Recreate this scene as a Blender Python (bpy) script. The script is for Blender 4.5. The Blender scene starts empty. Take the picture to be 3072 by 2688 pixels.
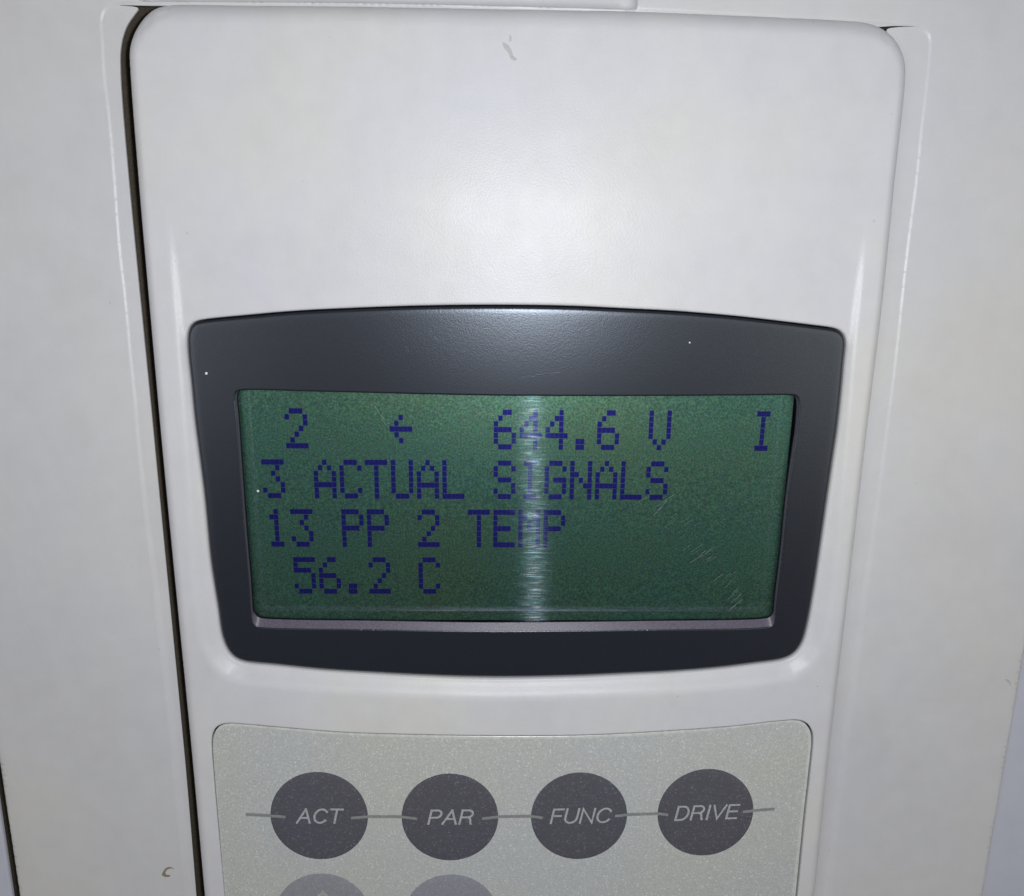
import bpy, math, random
import numpy as np
from mathutils import Matrix, Vector
from mathutils.geometry import delaunay_2d_cdt

# Everything is laid out in millimetres on the face of the control panel
# (x right, y up, z towards the viewer) and stored in metres, panel upright.
SC = bpy.context.scene
COL = SC.collection
random.seed(7)
rng = np.random.default_rng(7)
M3 = Matrix(((1, 0, 0), (0, 0, -1), (0, 1, 0)))


def V(x, y, z):
    return (x * .001, -z * .001, y * .001)


# ------------------------------------------------------------------ camera
CAM_LOC =  [-2.448, 20.7348, 87.8269]
CAM_ROT =  [[0.999769, -0.005414, -0.020811], [0.010052, 0.973205, 0.22972], [0.019009, -0.229876, 0.973034]]
cam = bpy.data.cameras.new('camera')
cam.sensor_width = 36
cam.lens = 2400 / 3072 * 36
cam.clip_start = .005
cam.clip_end = 10
cam_ob = bpy.data.objects.new('camera', cam)
COL.objects.link(cam_ob)
mw = (M3 @ Matrix(CAM_ROT)).to_4x4()
mw.translation = V(*CAM_LOC)
cam_ob.matrix_world = mw
SC.camera = cam_ob

# ------------------------------------------------------------------ light
w = bpy.data.worlds.new('World')
SC.world = w
w.use_nodes = True
bg = w.node_tree.nodes['Background']
bg.inputs['Color'].default_value = (.96, .975, 1.0, 1)
bg.inputs['Strength'].default_value = .13

FLASH = (4.3, 22.0, 88.0)
lamp = bpy.data.lights.new('camera_flash', 'POINT')
lamp.energy = .205
lamp.color = (.935, .965, 1.0)
lamp.shadow_soft_size = .0022
lamp_ob = bpy.data.objects.new('camera_flash', lamp)
lamp_ob.location = V(*FLASH)
COL.objects.link(lamp_ob)

# added soft fill from either side behind the photographer, no lamp in view
for nm, x, colr, en in (('fill_light', -.75, (1.0, .98, .97), 2.5), ('fill_light', .75, (1.0, .96, .86), 2.8)):
    L = bpy.data.lights.new(nm, 'AREA')
    L.shape = 'DISK'
    L.size = .8
    L.energy = en
    L.color = colr
    lo = bpy.data.objects.new(nm, L)
    lo.location = (x, -1.1, .05)
    lo.rotation_euler = (Vector((0, 0, 0)) - lo.location).to_track_quat('-Z', 'Y').to_euler()
    COL.objects.link(lo)

SC.view_settings.view_transform = 'Standard'
SC.view_settings.look = 'None'
SC.view_settings.exposure = 0
SC.view_settings.gamma = 1


# ------------------------------------------------------------------ materials
class NT:
    def __init__(s, name):
        s.m = bpy.data.materials.new(name)
        s.m.use_nodes = True
        s.t = s.m.node_tree
        s.b = s.t.nodes['Principled BSDF']
        s.o = s.t.nodes['Material Output']
        s.co = s.n('ShaderNodeTexCoord').outputs['Object']

    def n(s, typ, **kw):
        nd = s.t.nodes.new(typ)
        for k, v in kw.items():
            if k in nd.inputs:
                nd.inputs[k].default_value = v
            else:
                setattr(nd, k, v)
        return nd

    def l(s, a, b):
        s.t.links.new(a, b)

    def noise(s, size_mm, detail=2, rough=.5, stretch=None, rotz=0):
        co = s.co
        if stretch:
            mp = s.n('ShaderNodeMapping')
            mp.inputs['Scale'].default_value = stretch
            mp.inputs['Rotation'].default_value = (0, rotz, 0)
            s.l(co, mp.inputs['Vector'])
            co = mp.outputs[0]
        nz = s.n('ShaderNodeTexNoise', Scale=1000. / size_mm, Detail=detail, Roughness=rough)
        s.l(co, nz.inputs['Vector'])
        return nz.outputs['Fac']

    def ramp(s, fac, stops):
        r = s.n('ShaderNodeValToRGB')
        el = r.color_ramp.elements
        while len(el) < len(stops):
            el.new(.5)
        for e, (p, c) in zip(el, stops):
            e.position = p
            e.color = (*c, 1) if len(c) == 3 else c
        s.l(fac, r.inputs['Fac'])
        return r.outputs['Color']

    def mix(s, a, b, fac=.5, mode='MIX'):
        x = s.n('ShaderNodeMix', data_type='RGBA', blend_type=mode)
        for v, i in ((fac, 0), (a, 6), (b, 7)):
            if hasattr(v, 'links'):
                s.l(v, x.inputs[i])
            elif i == 0:
                x.inputs[0].default_value = v
            else:
                x.inputs[i].default_value = (*v, 1)
        return x.outputs[2]

    def math(s, op, a, b=0.):
        x = s.n('ShaderNodeMath', operation=op)
        for i, v in enumerate((a, b)):
            if hasattr(v, 'links'):
                s.l(v, x.inputs[i])
            else:
                x.inputs[i].default_value = v
        return x.outputs[0]

    def bump(s, h, strength, dist_mm, target=None):
        b = s.n('ShaderNodeBump', Strength=strength, Distance=dist_mm * .001)
        s.l(h, b.inputs['Height'])
        s.l(b.outputs[0], (target or s.b).inputs['Normal'])

    def setp(s, **kw):
        for k, v in kw.items():
            k = k.replace('_', ' ')
            i = s.b.inputs[k]
            if hasattr(v, 'links'):
                s.l(v, i)
            elif isinstance(v, tuple):
                i.default_value = (*v, 1)
            else:
                i.default_value = v


def plastic(name, c1, c2, c3, rough=.42, spec=.5, grain=.35, patch=26, tint=.6):
    t = NT(name)
    big = t.ramp(t.noise(patch, 3, .55), [(.32, c1), (.5, c2), (.68, c3)])
    small = t.ramp(t.noise(2.6, 4, .6), [(.3, (.975, .975, .975)), (.7, (1.02, 1.02, 1.02))])
    col = t.mix(big, small, 1, 'MULTIPLY')
    # faint handling haze
    hz = t.ramp(t.noise(9, 4, .65, (1, 1, .7), .6), [(.36, (.955, .95, .94)), (.5, (1, 1, 1)), (.62, (1.015, 1.015, 1.02))])
    col = t.mix(col, hz, .5, 'MULTIPLY')
    # scattered faint grime specks
    vor = t.n('ShaderNodeTexVoronoi', Scale=1000 / 5.5)
    t.l(t.co, vor.inputs['Vector'])
    sp = t.ramp(vor.outputs['Distance'], [(.012, (.72, .70, .66)), (.035, (1, 1, 1))])
    col = t.mix(col, sp, .55, 'MULTIPLY')
    rg = t.n('ShaderNodeMapRange')
    t.l(t.noise(7, 3), rg.inputs['Value'])
    rg.inputs['To Min'].default_value = rough - .05
    rg.inputs['To Max'].default_value = rough + .06
    t.setp(Base_Color=col, Roughness=rg.outputs[0], Specular_IOR_Level=spec)
    t.bump(t.noise(.20, 2, .6), grain, .028)
    return t.m


M_BODY = plastic('light_grey_plastic', (.655, .655, .705), (.675, .672, .695), (.69, .683, .660), .385, .5, .7)
M_COVER = plastic('cover_plastic', (.612, .612, .652), (.635, .634, .656), (.645, .638, .628), .375, .5, .6, 34)
M_SIDE = plastic('painted_side_panel', (.53, .545, .64), (.55, .565, .65), (.57, .58, .65), .5, .4, .2)


def dark_mat(name, base, rough, spec=.5, tint=(1, 1, 1)):
    t = NT(name)
    f = t.ramp(t.noise(.22, 3, .65), [(.3, tuple(.75 * v for v in base)), (.7, tuple(1.3 * v for v in base))])
    t.setp(Base_Color=f, Specular_IOR_Level=spec, Roughness=rough, Specular_Tint=tint)
    t.bump(t.noise(.16, 2, .6), .6, .016)
    return t.m


M_BEZEL = dark_mat('black_bezel_plastic', (.0085, .0092, .0155), .305, .92, (.78, .87, 1))
M_DARK = dark_mat('dark_gap', (.105, .088, .068), .8, .1)


def lcd_mat():
    t = NT('reflective_lcd')
    hue = t.ramp(t.noise(24, 1, .4), [(.28, (.088, .158, .098)), (.42, (.076, .162, .116)), (.6, (.066, .162, .128)), (.76, (.080, .160, .108))])
    gr = t.noise(.21, 2, .7)
    g = t.ramp(gr, [(.28, (.52, .55, .56)), (.5, (.97, .97, .97)), (.72, (1.6, 1.56, 1.5))])
    col = t.mix(hue, g, 1, 'MULTIPLY')
    vo = t.n('ShaderNodeTexVoronoi', Scale=1000 / .34)
    t.l(t.co, vo.inputs['Vector'])
    hs = t.n('ShaderNodeHueSaturation', Saturation=.9, Value=1.0)
    t.l(vo.outputs['Color'], hs.inputs['Color'])
    col = t.mix(col, hs.outputs[0], .12, 'SOFT_LIGHT')
    t.setp(Base_Color=col, Metallic=.97, Roughness=.41)
    t.bump(t.noise(.19, 2, .7), .30, .02)
    return t.m


M_LCD = lcd_mat()


def seg_mat():
    t = NT('lcd_segment_ink')
    c = t.ramp(t.noise(.2, 2), [(.3, (.009, .008, .125)), (.7, (.013, .012, .165))])
    t.setp(Base_Color=c, Metallic=.85, Roughness=.5)
    return t.m


M_SEG = seg_mat()


def pane_mat():
    t = NT('brushed_window_film')
    gl = t.n('ShaderNodeBsdfAnisotropic', Roughness=.29, Anisotropy=.885)
    tan = t.n('ShaderNodeCombineXYZ')
    tan.inputs[0].default_value = 1
    tan.inputs[2].default_value = .035
    t.l(tan.outputs[0], gl.inputs['Tangent'])
    d1 = t.noise(1.0, 3, .6, (.55, 1, 7.5))
    d2 = t.noise(1.0, 2, .6, (.22, 1, 1.6), .1)
    br = t.ramp(d1, [(.42, (.06, .06, .06)), (.56, (.26, .27, .29)), (.68, (1, 1, 1))])
    b2 = t.ramp(d2, [(.3, (.45, .45, .45)), (.7, (1.0, 1.0, 1.0))])
    m = t.mix(br, b2, 1, 'MULTIPLY')
    fac = t.math('MULTIPLY', m, .052)
    fac = t.math('ADD', fac, .004)
    ir = t.ramp(t.noise(.8, 1, .5, (.5, 1, 3)), [(.35, (.55, .75, 1)), (.5, (.62, .92, 1)), (.65, (.88, .88, 1))])
    t.l(ir, gl.inputs['Color'])
    tr = t.n('ShaderNodeBsdfTransparent')
    mx = t.n('ShaderNodeMixShader')
    t.l(fac, mx.inputs[0])
    t.l(tr.outputs[0], mx.inputs[1])
    t.l(gl.outputs[0], mx.inputs[2])
    t.l(mx.outputs[0], t.o.inputs['Surface'])
    return t.m


M_PANE = pane_mat()


def silver_mat(name, base, spark, dark=.75, metal=.35, rough=.5):
    t = NT(name)
    vo = t.n('ShaderNodeTexVoronoi', Scale=1000 / .15)
    t.l(t.co, vo.inputs['Vector'])
    bw = t.n('ShaderNodeRGBToBW')
    t.l(vo.outputs['Color'], bw.inputs[0])
    f = t.ramp(bw.outputs[0], [(.2, (dark, dark, dark)), (.5, (1, 1, 1)), (.78, (1.05, 1.05, 1.05)), (.9, (spark, spark, spark))])
    big = t.ramp(t.noise(22, 2), [(.3, tuple(v * k for v, k in zip(base, (.98, 1.0, 1.03)))), (.7, tuple(v * k for v, k in zip(base, (1.02, 1.01, .94))))])
    col = t.mix(big, f, 1, 'MULTIPLY')
    t.setp(Base_Color=col, Metallic=metal, Roughness=rough)
    t.bump(t.noise(.22, 2, .6), .35, .012)
    return t.m


M_SILVER = silver_mat('silver_grey_print', (.578, .590, .592), 1.36, .90, .15, .5)
M_KEYD = silver_mat('dark_grey_key_print', (.104, .101, .126), 1.8, .88, .1, .5)
M_KEYL = silver_mat('light_grey_key_print', (.33, .33, .385), 1.25, .9, .2, .5)
M_LETTER = silver_mat('light_lettering', (.47, .47, .50), 1.1, .8, .1, .5)
M_LINE = silver_mat('grey_line_print', (.29, .295, .30), 1.1, .85, .1, .5)


def simple(name, col, rough=.5, metal=0., spec=.5):
    t = NT(name)
    c = t.ramp(t.noise(.5, 2), [(.3, tuple(v * .9 for v in col)), (.7, tuple(min(1, v * 1.1) for v in col))])
    t.setp(Base_Color=c, Roughness=rough, Metallic=metal, Specular_IOR_Level=spec)
    return t.m


M_CLEAR = simple('clear_membrane_edge', (.62, .64, .61), .25)
M_DUST = simple('white_dust', (.85, .85, .85), .6)
M_SCR = simple('scratch_glint', (.33, .42, .41), .35, .5)
M_BLACK = simple('black_gap_shade', (.006, .006, .010), .5, 0, .2)  # flat black that puts the shade of the gap round the screen into colour
M_SCUFF = simple('grey_scuff', (.50, .51, .51), .6)
M_SCRB = simple('bezel_scuff', (.16, .17, .19), .35, .3)
M_STAIN = simple('brown_stain', (.27, .225, .16), .6)


# ------------------------------------------------------------------ geometry helpers
def obj(name, verts, faces, mat, parent=None, smooth=False, flat_faces=None):
    me = bpy.data.meshes.new(name)
    me.from_pydata([V(*v) for v in verts], [], [tuple(int(i) for i in f) for f in faces])
    me.validate()
    me.materials.append(mat)
    if smooth:
        me.polygons.foreach_set('use_smooth', [True] * len(me.polygons))
    me.update()
    o = bpy.data.objects.new(name, me)
    COL.objects.link(o)
    if parent:
        o.parent = parent
    return o


def thing(name, label, cat, group=None):
    o = bpy.data.objects.new(name, None)
    o.empty_display_size = .01
    COL.objects.link(o)
    o['label'] = label
    o['category'] = cat
    if group:
        o['group'] = group
    return o


def catmull(pts, step):
    P = np.array(pts, float)
    n = len(P)
    res = []
    for i in range(n):
        p0, p1, p2, p3 = P[i - 1], P[i], P[(i + 1) % n], P[(i + 2) % n]
        t0 = 0
        t1 = t0 + np.linalg.norm(p1 - p0) ** .5
        t2 = t1 + np.linalg.norm(p2 - p1) ** .5
        t3 = t2 + np.linalg.norm(p3 - p2) ** .5
        k = max(2, int(np.linalg.norm(p2 - p1) / (step * .5)))
        t = np.linspace(t1, t2, k, endpoint=False)[:, None]
        A1 = (t1 - t) / (t1 - t0) * p0 + (t - t0) / (t1 - t0) * p1
        A2 = (t2 - t) / (t2 - t1) * p1 + (t - t1) / (t2 - t1) * p2
        A3 = (t3 - t) / (t3 - t2) * p2 + (t - t2) / (t3 - t2) * p3
        B1 = (t2 - t) / (t2 - t0) * A1 + (t - t0) / (t2 - t0) * A2
        B2 = (t3 - t) / (t3 - t1) * A2 + (t - t1) / (t3 - t1) * A3
        res.append((t2 - t) / (t2 - t1) * B1 + (t - t1) / (t2 - t1) * B2)
    return np.concatenate(res)


def resample(P, step):
    Q = np.vstack([P, P[:1]])
    s = np.concatenate([[0], np.cumsum(np.linalg.norm(np.diff(Q, axis=0), axis=1))])
    n = int(s[-1] / step)
    u = np.linspace(0, s[-1], n, endpoint=False)
    return np.stack([np.interp(u, s, Q[:, 0]), np.interp(u, s, Q[:, 1])], 1)


def area(P):
    x, y = P[:, 0], P[:, 1]
    return .5 * np.sum(x * np.roll(y, -1) - y * np.roll(x, -1))


def outline(pts, step=.4, sigma=.5, curve=True):
    P = catmull(pts, step) if curve else np.array(pts, float)
    P = resample(P, step)
    if sigma:
        k = int(3 * sigma / step) + 1
        wts = np.exp(-.5 * (np.arange(-k, k + 1) * step / sigma) ** 2)
        wts /= wts.sum()
        P = sum(wg * np.roll(P, j, axis=0) for wg, j in zip(wts, range(-k, k + 1)))
    if area(P) < 0:
        P = P[::-1].copy()
    return P                                     # counter-clockwise


def offset(P, d):                                # d > 0 outwards
    T = np.roll(P, -1, axis=0) - np.roll(P, 1, axis=0)
    T /= np.linalg.norm(T, axis=1)[:, None] + 1e-12
    return P + d * np.stack([T[:, 1], -T[:, 0]], 1)


def sdf_exact(P, X):
    out = np.empty(len(X))
    A, B = P, np.roll(P, -1, axis=0)
    E = B - A
    L2 = (E ** 2).sum(1) + 1e-15
    ey = np.where(E[:, 1] == 0, 1e-12, E[:, 1])
    for i in range(0, len(X), 1500):
        x = X[i:i + 1500]
        wx, wy = x[:, :1] - A[None, :, 0], x[:, 1:] - A[None, :, 1]
        t = np.clip((wx * E[:, 0] + wy * E[:, 1]) / L2, 0, 1)
        d = np.sqrt(((wx - t * E[:, 0]) ** 2 + (wy - t * E[:, 1]) ** 2).min(1))
        cross = (A[None, :, 1] > x[:, 1:]) != (B[None, :, 1] > x[:, 1:])
        xi = A[None, :, 0] + wy / ey * E[:, 0]
        ins = (cross & (x[:, :1] < xi)).sum(1) % 2 == 1
        out[i:i + 1500] = np.where(ins, -d, d)
    return out


def sdf(P, X):                                   # negative inside; exact near the outline
    X = np.asarray(X, float)
    if len(P) < 200:
        return sdf_exact(P, X)
    d = sdf_exact(P[::6], X)
    near = np.abs(d) < .9
    if near.any():
        d[near] = sdf_exact(P, X[near])
    return d


def sstep(a, b, x):
    t = np.clip((x - a) / (b - a), 0, 1)
    return t * t * (3 - 2 * t)


def heightfield(name, outer, holes, zf, grid, mat, parent=None, rings=(), walls=(), extra=None, bbox=None):
    """A moulded face: points inside `outer`, outside `holes`, lifted by zf; walls=[(loop index, depth)]."""
    x0, y0 = outer.min(0)
    x1, y1 = outer.max(0)
    gx, gy = np.meshgrid(np.arange(x0, x1, grid), np.arange(y0, y1, grid))
    gx = gx + (np.arange(gx.shape[0]) % 2)[:, None] * grid * .5
    G = np.stack([gx.ravel(), gy.ravel()], 1)
    parts = [G] + [r for r in rings]
    if extra is not None:
        parts.append(extra)
    pts = np.concatenate(parts)
    keep = sdf(outer, pts) < -.05
    for h in holes:
        keep &= sdf(h, pts) > .05
    pts = pts[keep]
    # thin out points that fall on top of each other
    _, idx = np.unique(np.round(pts / .06).astype(int), axis=0, return_index=True)
    pts = pts[idx]
    loops = [outer] + list(holes)
    vs, es, n = [], [], 0
    for L in loops:
        vs.append(L)
        es += [(n + i, n + (i + 1) % len(L)) for i in range(len(L))]
        n += len(L)
    allp = np.concatenate(vs + [pts])
    res = delaunay_2d_cdt([Vector(v) for v in allp], es, [], 0, 1e-7)
    rv = np.array([(v[0], v[1]) for v in res[0]])
    F = np.array([f for f in res[2] if len(f) == 3])
    c = rv[F].mean(1)
    ok = sdf(outer, c) < 0
    for h in holes:
        ok &= sdf(h, c) > 0
    F = F[ok]
    a = rv[F]
    cr = (a[:, 1, 0] - a[:, 0, 0]) * (a[:, 2, 1] - a[:, 0, 1]) - (a[:, 1, 1] - a[:, 0, 1]) * (a[:, 2, 0] - a[:, 0, 0])
    F[cr < 0] = F[cr < 0][:, ::-1]
    z = zf(rv)
    verts = np.column_stack([rv, z]).tolist()
    faces = F.tolist()
    for li, zb in walls:
        L = loops[li]
        zt = zf(L)
        n0 = len(verts)
        m = len(L)
        verts += np.column_stack([L, zt]).tolist()
        verts += np.column_stack([L, np.full(m, zb)]).tolist()
        for i in range(m):
            j = (i + 1) % m
            q = (n0 + i, n0 + m + i, n0 + m + j, n0 + j)
            faces.append(q if li == 0 else q[::-1])
    return obj(name, verts, faces, mat, parent, True)


def slab(name, P, z0, z1, mat, parent=None, r=0.06, dome=0., steps=3):
    """A flat plate of outline P between z0 and z1 with a small rounded upper edge."""
    rings = []
    for k in range(steps + 1):
        a = k / steps * math.pi / 2
        rings.append((offset(P, -(r - r * math.cos(a))), z1 - r + r * math.sin(a)))
    verts, faces = [], []
    m = len(P)
    verts += np.column_stack([P, np.full(m, z0)]).tolist()
    for R, z in rings:
        verts += np.column_stack([R, np.full(m, z)]).tolist()
    nr = len(rings) + 1
    for k in range(nr - 1):
        for i in range(m):
            j = (i + 1) % m
            faces.append((k * m + i, k * m + j, (k + 1) * m + j, (k + 1) * m + i))
    top = (nr - 1) * m
    if dome:
        c = P.mean(0)
        for s in (.75, .5, .25):
            Q = c + (rings[-1][0] - c) * s
            verts += np.column_stack([Q, np.full(m, z1 + dome * (1 - s * s))]).tolist()
            b = len(verts) - m
            for i in range(m):
                j = (i + 1) % m
                faces.append((top + i, top + j, b + j, b + i))
            top = b
    faces.append(tuple(top + i for i in range(m)))
    # separate the sides from the top so that flat tops stay flat
    return obj(name, verts, faces, mat, parent, True if dome else False)


def circle(cx, cy, rx, ry, n=72):
    t = np.linspace(0, 2 * math.pi, n, endpoint=False)
    return np.stack([cx + rx * np.cos(t), cy + ry * np.sin(t)], 1)


def ribbon(p, q, wd):
    p, q = np.array(p, float), np.array(q, float)
    d = (q - p) / np.linalg.norm(q - p)
    nrm = np.array([-d[1], d[0]]) * wd / 2
    return np.array([p - nrm, q - nrm, q + nrm, p + nrm])


# ------------------------------------------------------------------ outlines (mm)
PANEL = outline([(-39.80,39.29),(-39.67,41.30),(-39.11,42.94),(-38.19,44.23),(-37.23,45.00),(-36.04,45.35),(-27.14,45.48),(-18.07,45.56),(-2.22,45.54),(11.67,45.54),(16.19,45.45),(24.74,45.25),(33.61,44.98),(35.67,44.83),(37.17,44.36),(38.53,43.32),(39.34,41.99),(39.77,40.26),(39.96,29.32),(40.14,16.93),(40.04,0.11),(40.02,-18.26),(39.92,-38.41),(40.07,-60.61),(-39.98,-60.02),(-39.95,-38.20),(-40.05,-18.40),(-40.11,-0.34),(-40.06,16.20),(-39.99,28.37)][:24] + [(39.98, -60), (39.98, -84), (38, -86), (-38, -86), (-39.98, -84), (-39.98, -60)] + [(-39.80,39.29),(-39.67,41.30),(-39.11,42.94),(-38.19,44.23),(-37.23,45.00),(-36.04,45.35),(-27.14,45.48),(-18.07,45.56),(-2.22,45.54),(11.67,45.54),(16.19,45.45),(24.74,45.25),(33.61,44.98),(35.67,44.83),(37.17,44.36),(38.53,43.32),(39.34,41.99),(39.77,40.26),(39.96,29.32),(40.14,16.93),(40.04,0.11),(40.02,-18.26),(39.92,-38.41),(40.07,-60.61),(-39.98,-60.02),(-39.95,-38.20),(-40.05,-18.40),(-40.11,-0.34),(-40.06,16.20),(-39.99,28.37)][25:], .4, .7)
BEZEL = outline([(-34.44,14.00),(-29.36,14.56),(-24.41,15.03),(-18.23,15.40),(-11.45,15.70),(-5.65,15.85),(-1.84,15.89),(3.07,15.89),(6.86,15.82),(10.37,15.68),(16.24,15.45),(18.52,15.32),(24.04,14.90),(29.57,14.33),(33.72,13.87),(34.58,13.77),(35.31,13.61),(35.90,13.29),(36.29,12.81),(36.50,12.15),(36.54,9.94),(36.62,6.94),(36.64,2.28),(36.56,-0.08),(36.36,-6.10),(36.14,-13.37),(36.02,-16.53),(35.84,-19.91),(35.63,-22.47),(35.36,-24.30),(34.85,-25.55),(34.20,-26.31),(33.17,-26.84),(29.59,-27.44),(24.80,-28.09),(18.79,-28.61),(13.45,-28.88),(8.19,-29.13),(0.16,-29.33),(-5.81,-29.28),(-10.71,-29.09),(-15.59,-28.82),(-23.27,-28.29),(-29.14,-27.62),(-32.88,-27.17),(-33.80,-26.77),(-34.45,-26.05),(-34.99,-24.76),(-35.28,-23.21),(-35.41,-20.40),(-35.65,-16.89),(-35.81,-13.78),(-35.87,-6.41),(-36.04,-1.65),(-36.22,2.99),(-36.25,7.40),(-36.30,9.21),(-36.29,11.16),(-36.16,12.39),(-35.87,13.23),(-35.32,13.77)], .25, .45)
WINDOW = outline([(-30.84,6.23),(-22.37,6.16),(-11.64,5.97),(-3.82,5.86),(3.34,5.85),(16.77,5.94),(24.72,6.05),(30.87,6.13),(31.41,6.08),(31.71,5.70),(31.93,2.27),(31.82,-0.08),(31.62,-6.09),(31.62,-12.29),(31.50,-18.53),(31.47,-21.59),(31.25,-22.21),(30.61,-22.43),(15.88,-22.80),(2.06,-22.98),(-5.79,-22.99),(-15.41,-22.82),(-30.34,-22.50),(-30.89,-22.35),(-31.25,-21.91),(-31.43,-20.99),(-31.43,-16.84),(-31.49,-9.40),(-31.46,-2.39),(-31.44,3.03),(-31.46,5.50),(-31.29,6.06)], .2, .22)
POCKET = outline([(-36.57,-35.52),(-35.75,-34.86),(-34.52,-34.66),(-33.40,-34.75),(-27.67,-35.33),(-21.71,-35.89),(-13.97,-36.23),(-0.70,-36.47),(9.60,-36.37),(20.90,-35.71),(27.16,-35.20),(32.54,-34.53),(35.27,-34.38),(36.40,-34.91),(37.07,-35.88),(37.34,-36.89),(37.44,-42.32),(37.42,-47.87),(37.52,-60.13),(37.53,-63.89),(-37.13,-63.27),(-37.15,-59.58),(-37.15,-48.31),(-37.15,-42.82),(-36.99,-36.63)][:-5] + [(37.4, -78), (36.6, -79), (-36.2, -79), (-37.1, -78), (-37.1, -60)] + [(-36.57,-35.52),(-35.75,-34.86),(-34.52,-34.66),(-33.40,-34.75),(-27.67,-35.33),(-21.71,-35.89),(-13.97,-36.23),(-0.70,-36.47),(9.60,-36.37),(20.90,-35.71),(27.16,-35.20),(32.54,-34.53),(35.27,-34.38),(36.40,-34.91),(37.07,-35.88),(37.34,-36.89),(37.44,-42.32),(37.42,-47.87),(37.52,-60.13),(37.53,-63.89),(-37.13,-63.27),(-37.15,-59.58),(-37.15,-48.31),(-37.15,-42.82),(-36.99,-36.63)][-3:], .25, .3)
PRINT = outline([(-36.70,-36.25),(-35.98,-35.48),(-35.03,-35.20),(-33.70,-35.20),(-27.75,-35.80),(-21.19,-36.41),(-14.01,-36.77),(-0.69,-37.04),(9.64,-36.90),(20.97,-36.25),(27.25,-35.60),(34.55,-34.80),(35.53,-35.12),(36.44,-35.96),(36.73,-36.87),(36.85,-39.33),(36.83,-44.88),(36.78,-50.76),(36.80,-57.07),(36.79,-60.31),(36.73,-64.07),(-37.00,-63.47),(-37.06,-59.76),(-37.07,-48.47),(-37.06,-42.96),(-36.93,-37.32)][:-6] + [(36.75, -77.6), (36, -78.4), (-36, -78.4), (-36.9, -77.6)] + [(-36.70,-36.25),(-35.98,-35.48),(-35.03,-35.20),(-33.70,-35.20),(-27.75,-35.80),(-21.19,-36.41),(-14.01,-36.77),(-0.69,-37.04),(9.64,-36.90),(20.97,-36.25),(27.25,-35.60),(34.55,-34.80),(35.53,-35.12),(36.44,-35.96),(36.73,-36.87),(36.85,-39.33),(36.83,-44.88),(36.78,-50.76),(36.80,-57.07),(36.79,-60.31),(36.73,-64.07),(-37.00,-63.47),(-37.06,-59.76),(-37.07,-48.47),(-37.06,-42.96),(-36.93,-37.32)][-4:], .25, .3)
RECESS = outline([(-43.03,41.93),(-42.95,43.95),(-42.66,44.81),(-42.06,45.37),(-41.13,45.73),(-29.23,46.06),(-12.39,46.17),(11.91,45.96),(25.21,45.54),(38.01,45.04),(40.64,44.89),(41.54,44.72),(42.21,44.35),(42.64,43.79),(42.81,43.03),(42.96,39.17),(42.97,35.06),(43.08,30.00),(43.03,23.93),(43.07,16.89),(43.15,13.19),(43.20,6.56),(43.20,1.68),(43.17,-7.41),(43.10,-14.77),(43.00,-18.92),(43.09,-30.12),(42.96,-37.51),(42.93,-49.33),(43.14,-62.01),(-43.36,-61.37),(-43.04,-41.66),(-43.05,-34.63),(-43.25,-23.40),(-43.29,-16.04),(-43.46,-8.78),(-43.46,0.19),(-43.36,5.00),(-43.36,9.70),(-43.31,16.10),(-43.38,21.27),(-43.20,28.98),(-43.11,34.76),(-43.20,38.77)][:29] + [(43.0, -70), (43.0, -88), (42, -89), (-42, -89), (-43.1, -88), (-43.1, -70)] + [(-43.03,41.93),(-42.95,43.95),(-42.66,44.81),(-42.06,45.37),(-41.13,45.73),(-29.23,46.06),(-12.39,46.17),(11.91,45.96),(25.21,45.54),(38.01,45.04),(40.64,44.89),(41.54,44.72),(42.21,44.35),(42.64,43.79),(42.81,43.03),(42.96,39.17),(42.97,35.06),(43.08,30.00),(43.03,23.93),(43.07,16.89),(43.15,13.19),(43.20,6.56),(43.20,1.68),(43.17,-7.41),(43.10,-14.77),(43.00,-18.92),(43.09,-30.12),(42.96,-37.51),(42.93,-49.33),(43.14,-62.01),(-43.36,-61.37),(-43.04,-41.66),(-43.05,-34.63),(-43.25,-23.40),(-43.29,-16.04),(-43.46,-8.78),(-43.46,0.19),(-43.36,5.00),(-43.36,9.70),(-43.31,16.10),(-43.38,21.27),(-43.20,28.98),(-43.11,34.76),(-43.20,38.77)][31:], .4, .35)


def dish(y):
    """how far the face is sunk at the display, growing towards the bottom edge"""
    return .42 * (1 - sstep(15.5, 28.5, y)) + .68 * np.clip((14 - y) / 43, 0, 1)


def z_body(P):
    x, y = P[:, 0], P[:, 1]
    s = sdf(BEZEL, P)
    qx, qy = np.where(x < 0, -x - 36.28, x - 36.55), np.abs(y - 20.5) - 12.5
    rect = np.minimum(np.maximum(qx, qy), 0) + np.hypot(np.maximum(qx, 0), np.maximum(qy, 0))
    S = np.minimum(s, rect)
    W = .85 + 1.4 * sstep(10, -20, y)
    z = -dish(y) * (1 - sstep(0, W, S))
    R = .28                                       # rolled lip of the display opening
    k = np.clip(R - np.maximum(s, 0), 0, R)
    z -= R - np.sqrt(R * R - k * k)
    R = .16                                       # lip of the keypad pocket
    k = np.clip(R - np.maximum(sdf(POCKET, P), 0), 0, R)
    z -= R - np.sqrt(R * R - k * k)
    R = 1.25 + 1.0 * sstep(40, 44.5, y)           # rolled outer edge
    k = np.clip(R - np.maximum(-sdf(PANEL, P), 0), 0, R)
    z -= R - np.sqrt(R * R - k * k)
    return z


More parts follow.
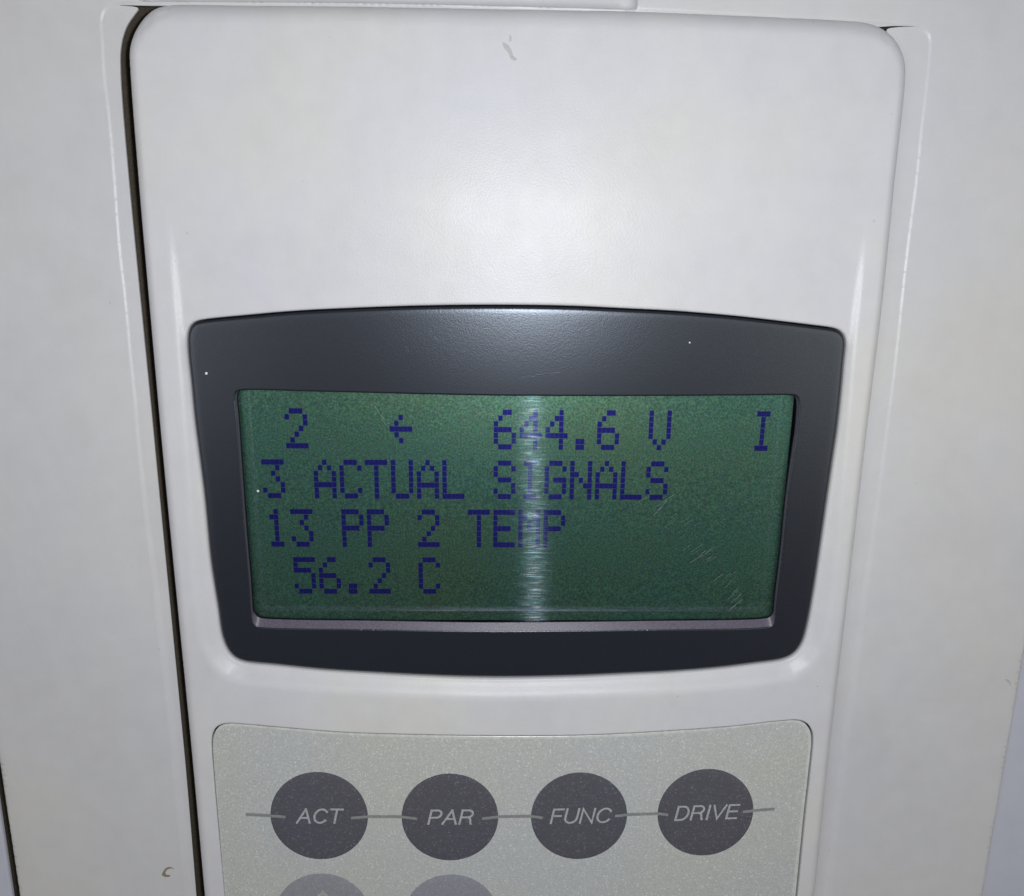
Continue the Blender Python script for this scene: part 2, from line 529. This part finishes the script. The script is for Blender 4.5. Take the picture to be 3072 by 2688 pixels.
# ------------------------------------------------------------------ control panel
panel = thing('control_panel', 'light grey control panel with a dark framed green text display above round keys', 'control panel')
rings = [offset(PANEL, -d) for d in (.03 + .05, .15, .3, .5, .75, 1.0, 1.2, 1.4, 1.8, 2.2)]
rings += [offset(BEZEL, d) for d in (.07, .14, .21, .28, .4)]
rings += [offset(POCKET, d) for d in (.06, .11, .17, .25)]
heightfield('housing', PANEL, [BEZEL, POCKET], z_body, .42, M_BODY, panel, rings, [(0, -7), (1, -3.6), (2, -1.3)])

BZO = offset(BEZEL, -.13)


def z_disp(y):                                   # the display unit leans back a little
    return -.52 - .68 * (14 - np.asarray(y, float)) / 43


D_PANE, D_LCD = -.56, -.94


def z_bezel(P):
    z = z_disp(P[:, 1]) - .06 * np.clip(1 + sdf(BZO, P) / .9, 0, 1) ** 2      # faint crown towards the edge
    R = .32
    k = np.clip(R - np.maximum(-sdf(BZO, P), 0), 0, R)
    z -= R - np.sqrt(R * R - k * k)
    R = .07
    k = np.clip(R - np.maximum(sdf(WINDOW, P), 0), 0, R)
    return z - (R - np.sqrt(R * R - k * k))


bez = heightfield('display_bezel', BZO, [WINDOW], z_bezel, .7, M_BEZEL, panel,
                  [offset(BZO, -d) for d in (.06, .13, .2, .32, .45, .6, .8)] + [offset(WINDOW, d) for d in (.07, .2)], [(0, -3.2)])
# sloping inner wall of the window, wide along the bottom
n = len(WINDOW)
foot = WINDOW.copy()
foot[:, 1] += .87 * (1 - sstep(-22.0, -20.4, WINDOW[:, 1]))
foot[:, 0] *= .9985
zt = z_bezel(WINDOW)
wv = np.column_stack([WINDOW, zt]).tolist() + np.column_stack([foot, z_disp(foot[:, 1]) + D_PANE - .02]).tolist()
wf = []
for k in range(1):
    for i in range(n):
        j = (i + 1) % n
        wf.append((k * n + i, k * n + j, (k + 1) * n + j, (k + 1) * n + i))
M_WALL = dark_mat('bezel_inner_wall_lit', (.115, .10, .14), .36, .4)  # same plastic as the bezel, lightened: its sheen is put into the colour
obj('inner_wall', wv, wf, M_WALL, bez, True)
gk = foot * .9985
gz = z_disp(foot[:, 1]) + D_PANE - .021
gv = np.column_stack([foot * 1.0005, gz]).tolist() + np.column_stack([gk, gz - .01]).tolist() + np.column_stack([gk, np.full(n, -3.0)]).tolist()
obj('gap_shade', gv, [(k * n + i, k * n + (i + 1) % n, (k + 1) * n + (i + 1) % n, (k + 1) * n + i) for k in range(2) for i in range(n)], M_BLACK, bez, False)  # black strip standing in for the shaded gap between film and wall

# the display: sunk screen, its characters, and the film in front of it
fx0, fx1 = foot[:, 0].min(), foot[:, 0].max()
fy0, fy1 = foot[:, 1].min(), foot[:, 1].max()


def z_lcd(y):
    return float(z_disp(y)) + D_LCD


def box(x0, x1, y0, y1, z0, z1):
    v = [(x0, y0, z0), (x1, y0, z0), (x1, y1, z0), (x0, y1, z0), (x0, y0, z1), (x1, y0, z1), (x1, y1, z1), (x0, y1, z1)]
    v = [(x, y, z(y) if callable(z) else z) for x, y, z in v]
    f = [(3, 2, 1, 0), (4, 5, 6, 7), (0, 1, 5, 4), (1, 2, 6, 5), (2, 3, 7, 6), (3, 0, 4, 7)]
    return v, f


screen = obj('display_screen', *box(fx0 - .5, fx1 - .34, fy0 + .17, fy1 + .8, lambda y: z_lcd(y) - .5, z_lcd), M_LCD, panel)
obj('display_backing', *box(fx0 - 1, fx1 + 1, fy0 - 1, fy1 + 1, -3.6, -3.1), M_BLACK, panel)

G = {
    '2': '.###. #...# ....# ...#. ..#.. .#... #####', '<': '..... ..#.. .#... ##### .#... ..#.. .....',
    '6': '..##. .#... #.... ####. #...# #...# .###.', '4': '...#. ..##. .#.#. #..#. ##### ...#. ...#.',
    '.': '..... ..... ..... ..... ..... .##.. .##..', 'V': '#...# #...# #...# #...# #...# .#.#. ..#..',
    'I': '.###. ..#.. ..#.. ..#.. ..#.. ..#.. .###.', '3': '##### ...#. ..#.. ...#. ....# #...# .###.',
    'A': '..#.. .#.#. #...# #...# ##### #...# #...#', 'C': '.###. #...# #.... #.... #.... #...# .###.',
    'T': '##### ..#.. ..#.. ..#.. ..#.. ..#.. ..#..', 'U': '#...# #...# #...# #...# #...# #...# .###.',
    'L': '#.... #.... #.... #.... #.... #.... #####', 'S': '.###. #...# #.... .###. ....# #...# .###.',
    'G': '.###. #...# #.... #.### #...# #...# .###.', 'N': '#...# #...# ##..# #.#.# #..## #...# #...#',
    '1': '..#.. .##.. ..#.. ..#.. ..#.. ..#.. .###.', 'P': '####. #...# #...# ####. #.... #.... #....',
    'E': '##### #.... #.... ####. #.... #.... #####', 'M': '#...# ##.## #.#.# #.#.# #...# #...# #...#',
    '5': '##### #.... ####. ....# ....# #...# .###.'}
TEXT = [' 2   <   644.6 V   I', '3 ACTUAL SIGNALS', '13 PP 2 TEMP', ' 56.2 C']
lx0, ly0, ldw, ldh, lP, lQ =  [-29.31104, 4.10127, 0.51318, 0.67539, 5.77344, 8.86447]
for r, line in enumerate(TEXT):
    for c, ch in enumerate(line):
        if ch == ' ':
            continue
        vv, ff = [], []
        for rr, row in enumerate(G[ch].split()):
            for cc, d in enumerate(row):
                if d == '#':
                    a = lx0 + (c * lP + cc) * ldw
                    b = ly0 - (r * lQ + rr) * ldh
                    bv, bf = box(a + .004, a + ldw - .010, b - ldh + .045, b - .004, lambda q: z_lcd(q) + .004, lambda q: z_lcd(q) + .012)
                    ff += [tuple(i + len(vv) for i in f) for f in bf[1:]]
                    vv += bv
        obj('character', vv, ff, M_SEG, screen)


def z_pane(P):
    qx = np.abs(P[:, 0] + .05) - 29.75
    qy = np.maximum(-19.55 - P[:, 1], -9)
    q = np.maximum(qx, qy)
    return z_disp(P[:, 1]) + D_PANE - .20


px = np.array([fx0 + .02, fx1 - .30])
py = np.array([fy0 + .03, fy1 + .7])
PANE = resample(np.array([(px[0], py[0]), (px[1], py[0]), (px[1], py[1]), (px[0], py[1])]), .5)
gx = np.arange(px[0], px[1], .4)
gy = np.arange(py[0], py[1], .4)
ex = [np.stack([np.full(len(gy), s * 29.75 - .05 + k), gy], 1) for s in (-1, 1) for k in np.arange(-.45, .46, .09)]
ex += [np.stack([gx, np.full(len(gx), -19.55 - k)], 1) for k in np.arange(-.2, .5, .07)]
heightfield('display_window', PANE, [], z_pane, 1.6, M_PANE, panel, (), [], np.concatenate(ex))

# the bevelled rim moulded into the window
t = NT('window_bevel')
gl = t.n('ShaderNodeBsdfAnisotropic', Roughness=.38, Anisotropy=0)
gl.inputs['Color'].default_value = (.70, .66, 1, 1)
tr = t.n('ShaderNodeBsdfTransparent')
mx = t.n('ShaderNodeMixShader')
t.l(t.math('MULTIPLY', t.ramp(t.noise(1, 3, .6, (.5, 1, 5)), [(.35, (.45, .45, .45)), (.65, (1, 1, 1))]), .034), mx.inputs[0])
t.l(tr.outputs[0], mx.inputs[1])
t.l(gl.outputs[0], mx.inputs[2])
t.l(mx.outputs[0], t.o.inputs['Surface'])
zr = [(0, -.195), (.18, -.19), (.40, -.13), (.58, -.02), (.66, .02)]
in_x0, in_x1, in_y, in_t = -29.95, 29.85, -19.95, fy1 + .3
rv, rf = [], []
for o_, h in zr:
    for x, y in ((in_x0 - o_ * .6, in_t), (in_x0 - o_ * .6, in_y - o_), (in_x1 + o_ * .6, in_y - o_), (in_x1 + o_ * .6, in_t)):
        rv.append((x, y, float(z_disp(y)) + D_PANE + h))
for k in range(len(zr) - 1):
    for i in range(3):
        rf.append((k * 4 + i, (k + 1) * 4 + i, (k + 1) * 4 + i + 1, k * 4 + i + 1))
obj('window_rim', rv, rf, t.m, panel)

# fine scratches on the window and the bezel
sv, sf = [], []


def scratch(x, y, ang, ln, wd, z):
    dx, dy = math.cos(ang) * ln / 2, math.sin(ang) * ln / 2
    q = ribbon((x - dx, y - dy), (x + dx, y + dy), wd)
    z = float(z_disp(y)) + D_PANE - .19 if z is None else z
    n0 = len(sv)
    for i, (a, b) in enumerate(q):
        sv.append((a, b, z))
    sv.append((x, y, z + wd * .6))
    sf.extend([(n0 + i, n0 + (i + 1) % 4, n0 + 4) for i in range(4)])


for k in range(34):
    u = rng.random()
    x = 16.2 + 11.5 * u + rng.normal(0, .7)
    y = -5.5 - 14.0 * u ** 1.15 + rng.normal(0, .8)
    scratch(x, y, math.radians(33 + 14 * u + rng.normal(0, 4)), abs(rng.normal(.9, .45)) + .25, .024, None)
for x, y, a, ln in ((26.9, -19.7, 42, 1.7), (26.5, -20.2, 40, 1.0), (17.2, -7.2, 48, 1.6), (16.7, -7.9, 48, 1.4), (21.6, -13.9, 35, 1.8), (24.4, -16.3, 40, 1.5),
                    (-15.6, 3.7, -57, 1.9), (-15.0, 2.5, -50, 1.2), (14.6, -6.6, 30, 1.3)):
    scratch(x, y, math.radians(a), ln, .040, None)
o = obj('scratches', sv, sf, M_SCR, panel)
o['kind'] = 'stuff'
sv, sf = [], []
for x, y, a, ln in ((-9.3, 12.6, -55, 1.4), (-9.0, 12.1, -52, .8), (-5.0, 13.2, -50, 1.0), (-6.3, 11.4, -58, 1.5), (3.4, 8.4, 6, 2.6), (-1.0, 12.0, -45, .5),
                    (8.0, 13.3, 12, 1.3), (1.2, 8.0, 2, 1.4), (-12.2, 11.0, -60, .7)):
    zz = float(z_bezel(np.array([[x, y]]))[0])
    scratch(x, y, math.radians(a), ln, .035, zz + .004)
o = obj('bezel_scratches', sv, sf, M_SCRB, bez)
o['kind'] = 'stuff'

# keypad membrane in its pocket
slabo = offset(POCKET, -.20)
memb = slab('keypad_membrane', slabo, -1.2, -.20, M_CLEAR, panel, .10, 0, 4)
obj('silver_face', np.column_stack([PRINT, np.full(len(PRINT), -.19)]).tolist(), [tuple(range(len(PRINT)))], M_SILVER, memb)
Z0 = -.18


def arc(cx, cy, rx, ry, a0, a1, n=14):
    return [(cx + rx * math.cos(math.radians(a0 + (a1 - a0) * k / n)), cy + ry * math.sin(math.radians(a0 + (a1 - a0) * k / n))) for k in range(n + 1)]


# sans-serif capitals as pen strokes on a unit-high body: (advance, strokes)
LET = {
    'A': (.86, [[(.02, 0), (.43, 1)], [(.84, 0), (.43, 1)], [(.17, .36), (.69, .36)]]),
    'C': (.90, [arc(.47, .5, .42, .5, 38, 322, 22)]),
    'T': (.74, [[(.0, 1), (.74, 1)], [(.37, 0), (.37, 1)]]),
    'P': (.74, [[(.05, 0), (.05, 1)], [(.05, 1), (.44, 1)] + arc(.44, .73, .27, .27, 80, -80, 10) + [(.44, .46), (.05, .46)]]),
    'R': (.80, [[(.05, 0), (.05, 1)], [(.05, 1), (.46, 1)] + arc(.46, .74, .27, .26, 80, -80, 10) + [(.46, .48), (.05, .48)], [(.48, .47), (.62, .40), (.68, .26), (.70, .10), (.75, 0)]]),
    'F': (.66, [[(.05, 0), (.05, 1), (.64, 1)], [(.05, .52), (.56, .52)]]),
    'U': (.82, [[(.05, 1), (.05, .36)] + arc(.41, .36, .36, .36, 190, 350, 14) + [(.77, .36), (.77, 1)]]),
    'N': (.82, [[(.05, 0), (.05, 1), (.77, 0), (.77, 1)]]),
    'D': (.84, [[(.05, 0), (.05, 1)], [(.05, 1), (.38, 1)] + arc(.38, .5, .40, .5, 80, -80, 16) + [(.38, 0), (.05, 0)]]),
    'I': (.22, [[(.11, 0), (.11, 1)]]),
    'V': (.78, [[(.0, 1), (.39, 0), (.78, 1)]]),
    'E': (.70, [[(.66, 1), (.05, 1), (.05, 0), (.68, 0)], [(.05, .52), (.62, .52)]])}


def lettering(txt, cx, cy, wd, ht, ang, key, z, pen=.27):
    x0, strokes = 0, []
    for ch in txt:
        adv, st = LET[ch]
        strokes += [[(x + x0, y) for x, y in q] for q in st]
        x0 += adv + .16
    P = [np.array([(x + .21 * y, y) for x, y in q]) for q in strokes]      # oblique
    allp = np.concatenate(P)
    lo, hi = allp.min(0), allp.max(0)
    c, s = math.cos(ang), math.sin(ang)
    vv, ff = [], []
    for k, q in enumerate(P):
        q = (q - (lo + hi) / 2) / (hi - lo) * np.array([wd - pen, ht - pen])
        q = q @ np.array([[c, s], [-s, c]]) + np.array([cx, cy])
        d = np.diff(q, axis=0)
        d /= np.linalg.norm(d, axis=1)[:, None]
        nrm = np.stack([-d[:, 1], d[:, 0]], 1)
        m = np.vstack([nrm[:1], nrm[:-1] + nrm[1:], nrm[-1:]])
        m /= np.linalg.norm(m, axis=1)[:, None]
        f = np.concatenate([[1], np.minimum(1 / np.clip((m[1:-1] * nrm[:-1]).sum(1), .3, 1), 2.2), [1]])[:, None] if len(q) > 2 else 1.
        q = q.copy()
        q[0] -= d[0] * pen * .5
        q[-1] += d[-1] * pen * .5
        n0 = len(vv)
        zz = z + .0015 * k
        for a_, b_ in zip(q + m * f * pen / 2, q - m * f * pen / 2):
            vv += [(a_[0], a_[1], zz), (b_[0], b_[1], zz)]
        ff += [(n0 + 2 * i, n0 + 2 * i + 1, n0 + 2 * i + 3, n0 + 2 * i + 2) for i in range(len(q) - 1)]
    obj('lettering', vv, ff, M_LETTER, key)


KEYS = [(-24.41, -47.91, 'ACT', (-24.3, -47.80), (6.1, 2.22), -.5, M_KEYD), (-7.94, -48.19, 'PAR', (-7.85, -48.03), (5.9, 2.22), 0, M_KEYD),
        (8.45, -48.09, 'FUNC', (8.65, -47.92), (7.9, 2.26), 1.0, M_KEYD), (24.56, -47.65, 'DRIVE', (24.75, -47.50), (8.4, 2.2), 1.9, M_KEYD),
        (-24.6, -62.75, None, None, None, 0, M_KEYL), (-7.9, -63.0, None, None, None, 0, M_KEYL)]
for cx, cy, txt, tc, ts, ang, mt in KEYS:
    k = slab('key', circle(cx, cy, 6.11, 6.34), Z0 - .005, Z0 + .012, mt, panel, .008, .10)
    if txt:
        k['label'] = 'dark grey round key lettered ' + txt
        lettering(txt, tc[0], tc[1], ts[0], ts[1], math.radians(ang), k, Z0 + .125)
    else:
        k['label'] = 'light grey round key, ' + ('left of the two' if cx < -15 else 'right of the two')
        tips = ((-58.85,), (-60.6,)) if cx < -15 else ((-60.3,),)
        av, af = [], []
        for (ty,) in tips:
            q = [(cx + .15, ty), (cx - 1.35, ty - 1.6), (cx - .65, ty - 1.6), (cx + .15, ty - .75), (cx + .95, ty - 1.6), (cx + 1.65, ty - 1.6)]
            n0 = len(av)
            av += [(a, b, Z0 + .125) for a, b in q]
            af += [(n0, n0 + 1, n0 + 2, n0 + 3), (n0, n0 + 3, n0 + 4, n0 + 5)]
        obj('arrow_mark', av, af, M_LETTER, k)

LINES = [((-33.58, -47.60), (-30.4, -47.80), (-28.60, -47.92)), ((-20.38, -48.10), (-18.3, -47.98), (-14.1, -48.02), (-12.11, -48.24)),
         ((-3.86, -48.28), (-1.8, -48.08), (2.4, -48.02), (3.81, -48.19)), ((12.97, -47.99), (14.5, -47.86), (18.6, -47.72), (19.77, -47.85)),
         ((29.31, -47.46), (30.6, -47.34), (33.38, -47.11))]
for L in LINES:
    vv, ff = [], []
    for (a, b) in L:
        on = min(math.hypot((a - q[0]) / 6.11, (b - q[1]) / 6.34) for q in KEYS)
        zz = Z0 + (.125 if on < .97 else .045)
        for s in (-.2, .2):
            vv.append((a, b + s, zz))
    for i in range(len(L) - 1):
        ff.append((2 * i, 2 * i + 2, 2 * i + 3, 2 * i + 1))
    obj('printed_line', vv, ff, M_LINE, panel)


def blob(name, pts, z, h, mat, parent):
    P = outline(pts, .12, .05)
    return slab(name, P, z - .05, z + h, mat, parent, min(h * .9, .02), 0, 2)


blob('smudge', [(-1.95, 41.95), (-1.5, 41.85), (-1.05, 41.3), (-.85, 40.75), (-.45, 40.45), (-.62, 40.3), (-1.1, 40.45), (-1.35, 41.0), (-1.75, 41.4)], 0, .008, M_SCUFF, panel)
blob('smudge', [(-1.25, 42.75), (-1.05, 42.5), (-1.1, 42.05), (-1.3, 42.1), (-1.28, 42.4)], 0, .008, M_SCUFF, panel)
blob('smudge', [(3.6, -37.75), (4.0, -37.6), (4.15, -37.8), (3.85, -38.15)], -.19, .012, M_SCUFF, panel)

# ------------------------------------------------------------------ cover that the panel sits in
cover = thing('cover', 'pale grey moulded cover with a shallow recess around the control panel', 'cover')
SLOT = outline([(-41.35, 38.9), (-41.0, 41.7), (-40.3, 43.4), (-39.3, 44.65), (-38.9, 45.14), (-40.9, 45.38), (-38.9, 45.40), (-37.6, 45.40), (-36, 45.42), (-20, 45.55), (0, 45.55),
                (12, 45.40), (25, 45.05), (34, 44.70), (36.8, 44.55), (38.6, 44.66), (40.9, 44.62), (38.9, 44.53), (37.9, 44.30), (38.1, 43.8), (38.9, 43.0), (39.6, 41.9), (40.1, 40.4),
                (40.3, 36), (40.35, 0), (40.35, -40), (40.35, -85), (40, -86.6), (-41, -86.6), (-41.46, -85), (-41.46, -40), (-41.48, 0)], .25, .1)
OUT = outline([(-64.45, -10), (-64.8, -92), (63.68, -92), (63.7, -10), (63.75, 85), (-64.0, 85)], .8, 0, False)


def z_cover(P):
    x, y = P[:, 0], P[:, 1]
    q = -sdf(RECESS, P)
    low = sstep(15, -35, y)
    z = -2 - (.15 + .13 * low) * sstep(0, .43 + .5 * low, q)   # soft step down, barely steeper than the glance of the flash
    # finger notch above the panel, with its rounded end wall
    t = np.clip((x - 10.5) / 1.35, 0, 1)
    wall = 1 - np.sqrt(np.maximum(1 - t * t, 0))
    left = sstep(-39.2, -37.5, x)
    inn = sstep(-.25, .1, -q) * (y > 44)
    z -= 1.15 * (1 - wall) * (x < 11.86) * left * inn
    R = .5
    k = np.clip(R - np.maximum(-sdf(OUT, P), 0), 0, R)
    return z - (R - np.sqrt(R * R - k * k))


ny = np.arange(45.4, 84, .35)
ex = np.concatenate([np.stack([np.full(len(ny), a), ny], 1) for a in (10.5, 10.8, 11.1, 11.35, 11.55, 11.7, 11.78, 11.84, 11.87, 11.92, 12.0)])
rings = [offset(RECESS, -d) for d in (-.08, .0, .05, .1, .15, .2, .26, .32, .38, .44, .5, .58, .66, .75, .85, 1.0, 1.2)] + [offset(OUT, -d) for d in (.1, .2, .35, .5)]
heightfield('cover_shell', OUT, [SLOT], z_cover, .75, M_COVER, cover, rings, [(0, -7), (1, -2.36)], ex)
blob('stain', [(-45.75, -58.1), (-45.55, -57.6), (-45.2, -57.1), (-44.75, -56.85), (-44.25, -57.0), (-44.1, -57.2), (-44.5, -57.1), (-44.95, -57.3), (-45.25, -57.75),
               (-45.15, -58.05), (-44.7, -58.1), (-44.65, -58.3), (-45.3, -58.42)], -2, .006, M_STAIN, cover)
blob('chip', [(61.6, -29.9), (62.1, -30.0), (62.5, -30.4), (62.45, -30.8), (62.15, -30.45), (61.8, -30.15)], -2, .006, M_SCUFF, cover)

# ------------------------------------------------------------------ neighbours of the cover and what lies behind
side = thing('side_panel', 'bluish white side panel beyond the dark slit left of the cover', 'side panel')
sp = outline([(-120, -120), (-67.5, -120), (-66.75, -30), (-65.3, 90), (-120, 90)], 1.0, 0, False)
slab('panel_sheet', sp, -4.7, -4.2, M_SIDE, side, .3, 0, 3)
side2 = thing('side_panel', 'bluish white side panel bordering the right edge of the cover', 'side panel')
sp = outline([(63.9, -120), (120, -120), (120, 90), (63.95, 90), (63.9, -30)], 1.0, 0, False)
slab('panel_sheet', sp, -7, -3.1, M_SIDE, side2, .3, 0, 3)

back = obj('cabinet_interior', *box(-130, 130, -130, 100, -40, -7.2), M_DARK)
back['kind'] = 'structure'

# ------------------------------------------------------------------ dust
for x, y, z, rr, lb in ((-34.38, 8.13, None, .15, 'white dust speck on the black frame left of the display'),
                        (18.97, 11.95, None, .10, 'faint dust speck on the black frame above the display, right of centre'),
                        (-29.86, -5.65, float(z_disp(-5.65)) + D_PANE - .2, .15, 'bright dust speck on the display beside the digit 3')):
    if z is None:
        z = float(z_bezel(np.array([[x, y]]))[0])
    o = slab('dust_speck', circle(x, y, rr, rr, 16), z - .02, z + .04, M_DUST, None, .035, .03)
    o['label'] = lb
    o['category'] = 'dust speck'
    o['group'] = 'dust specks on the display unit'
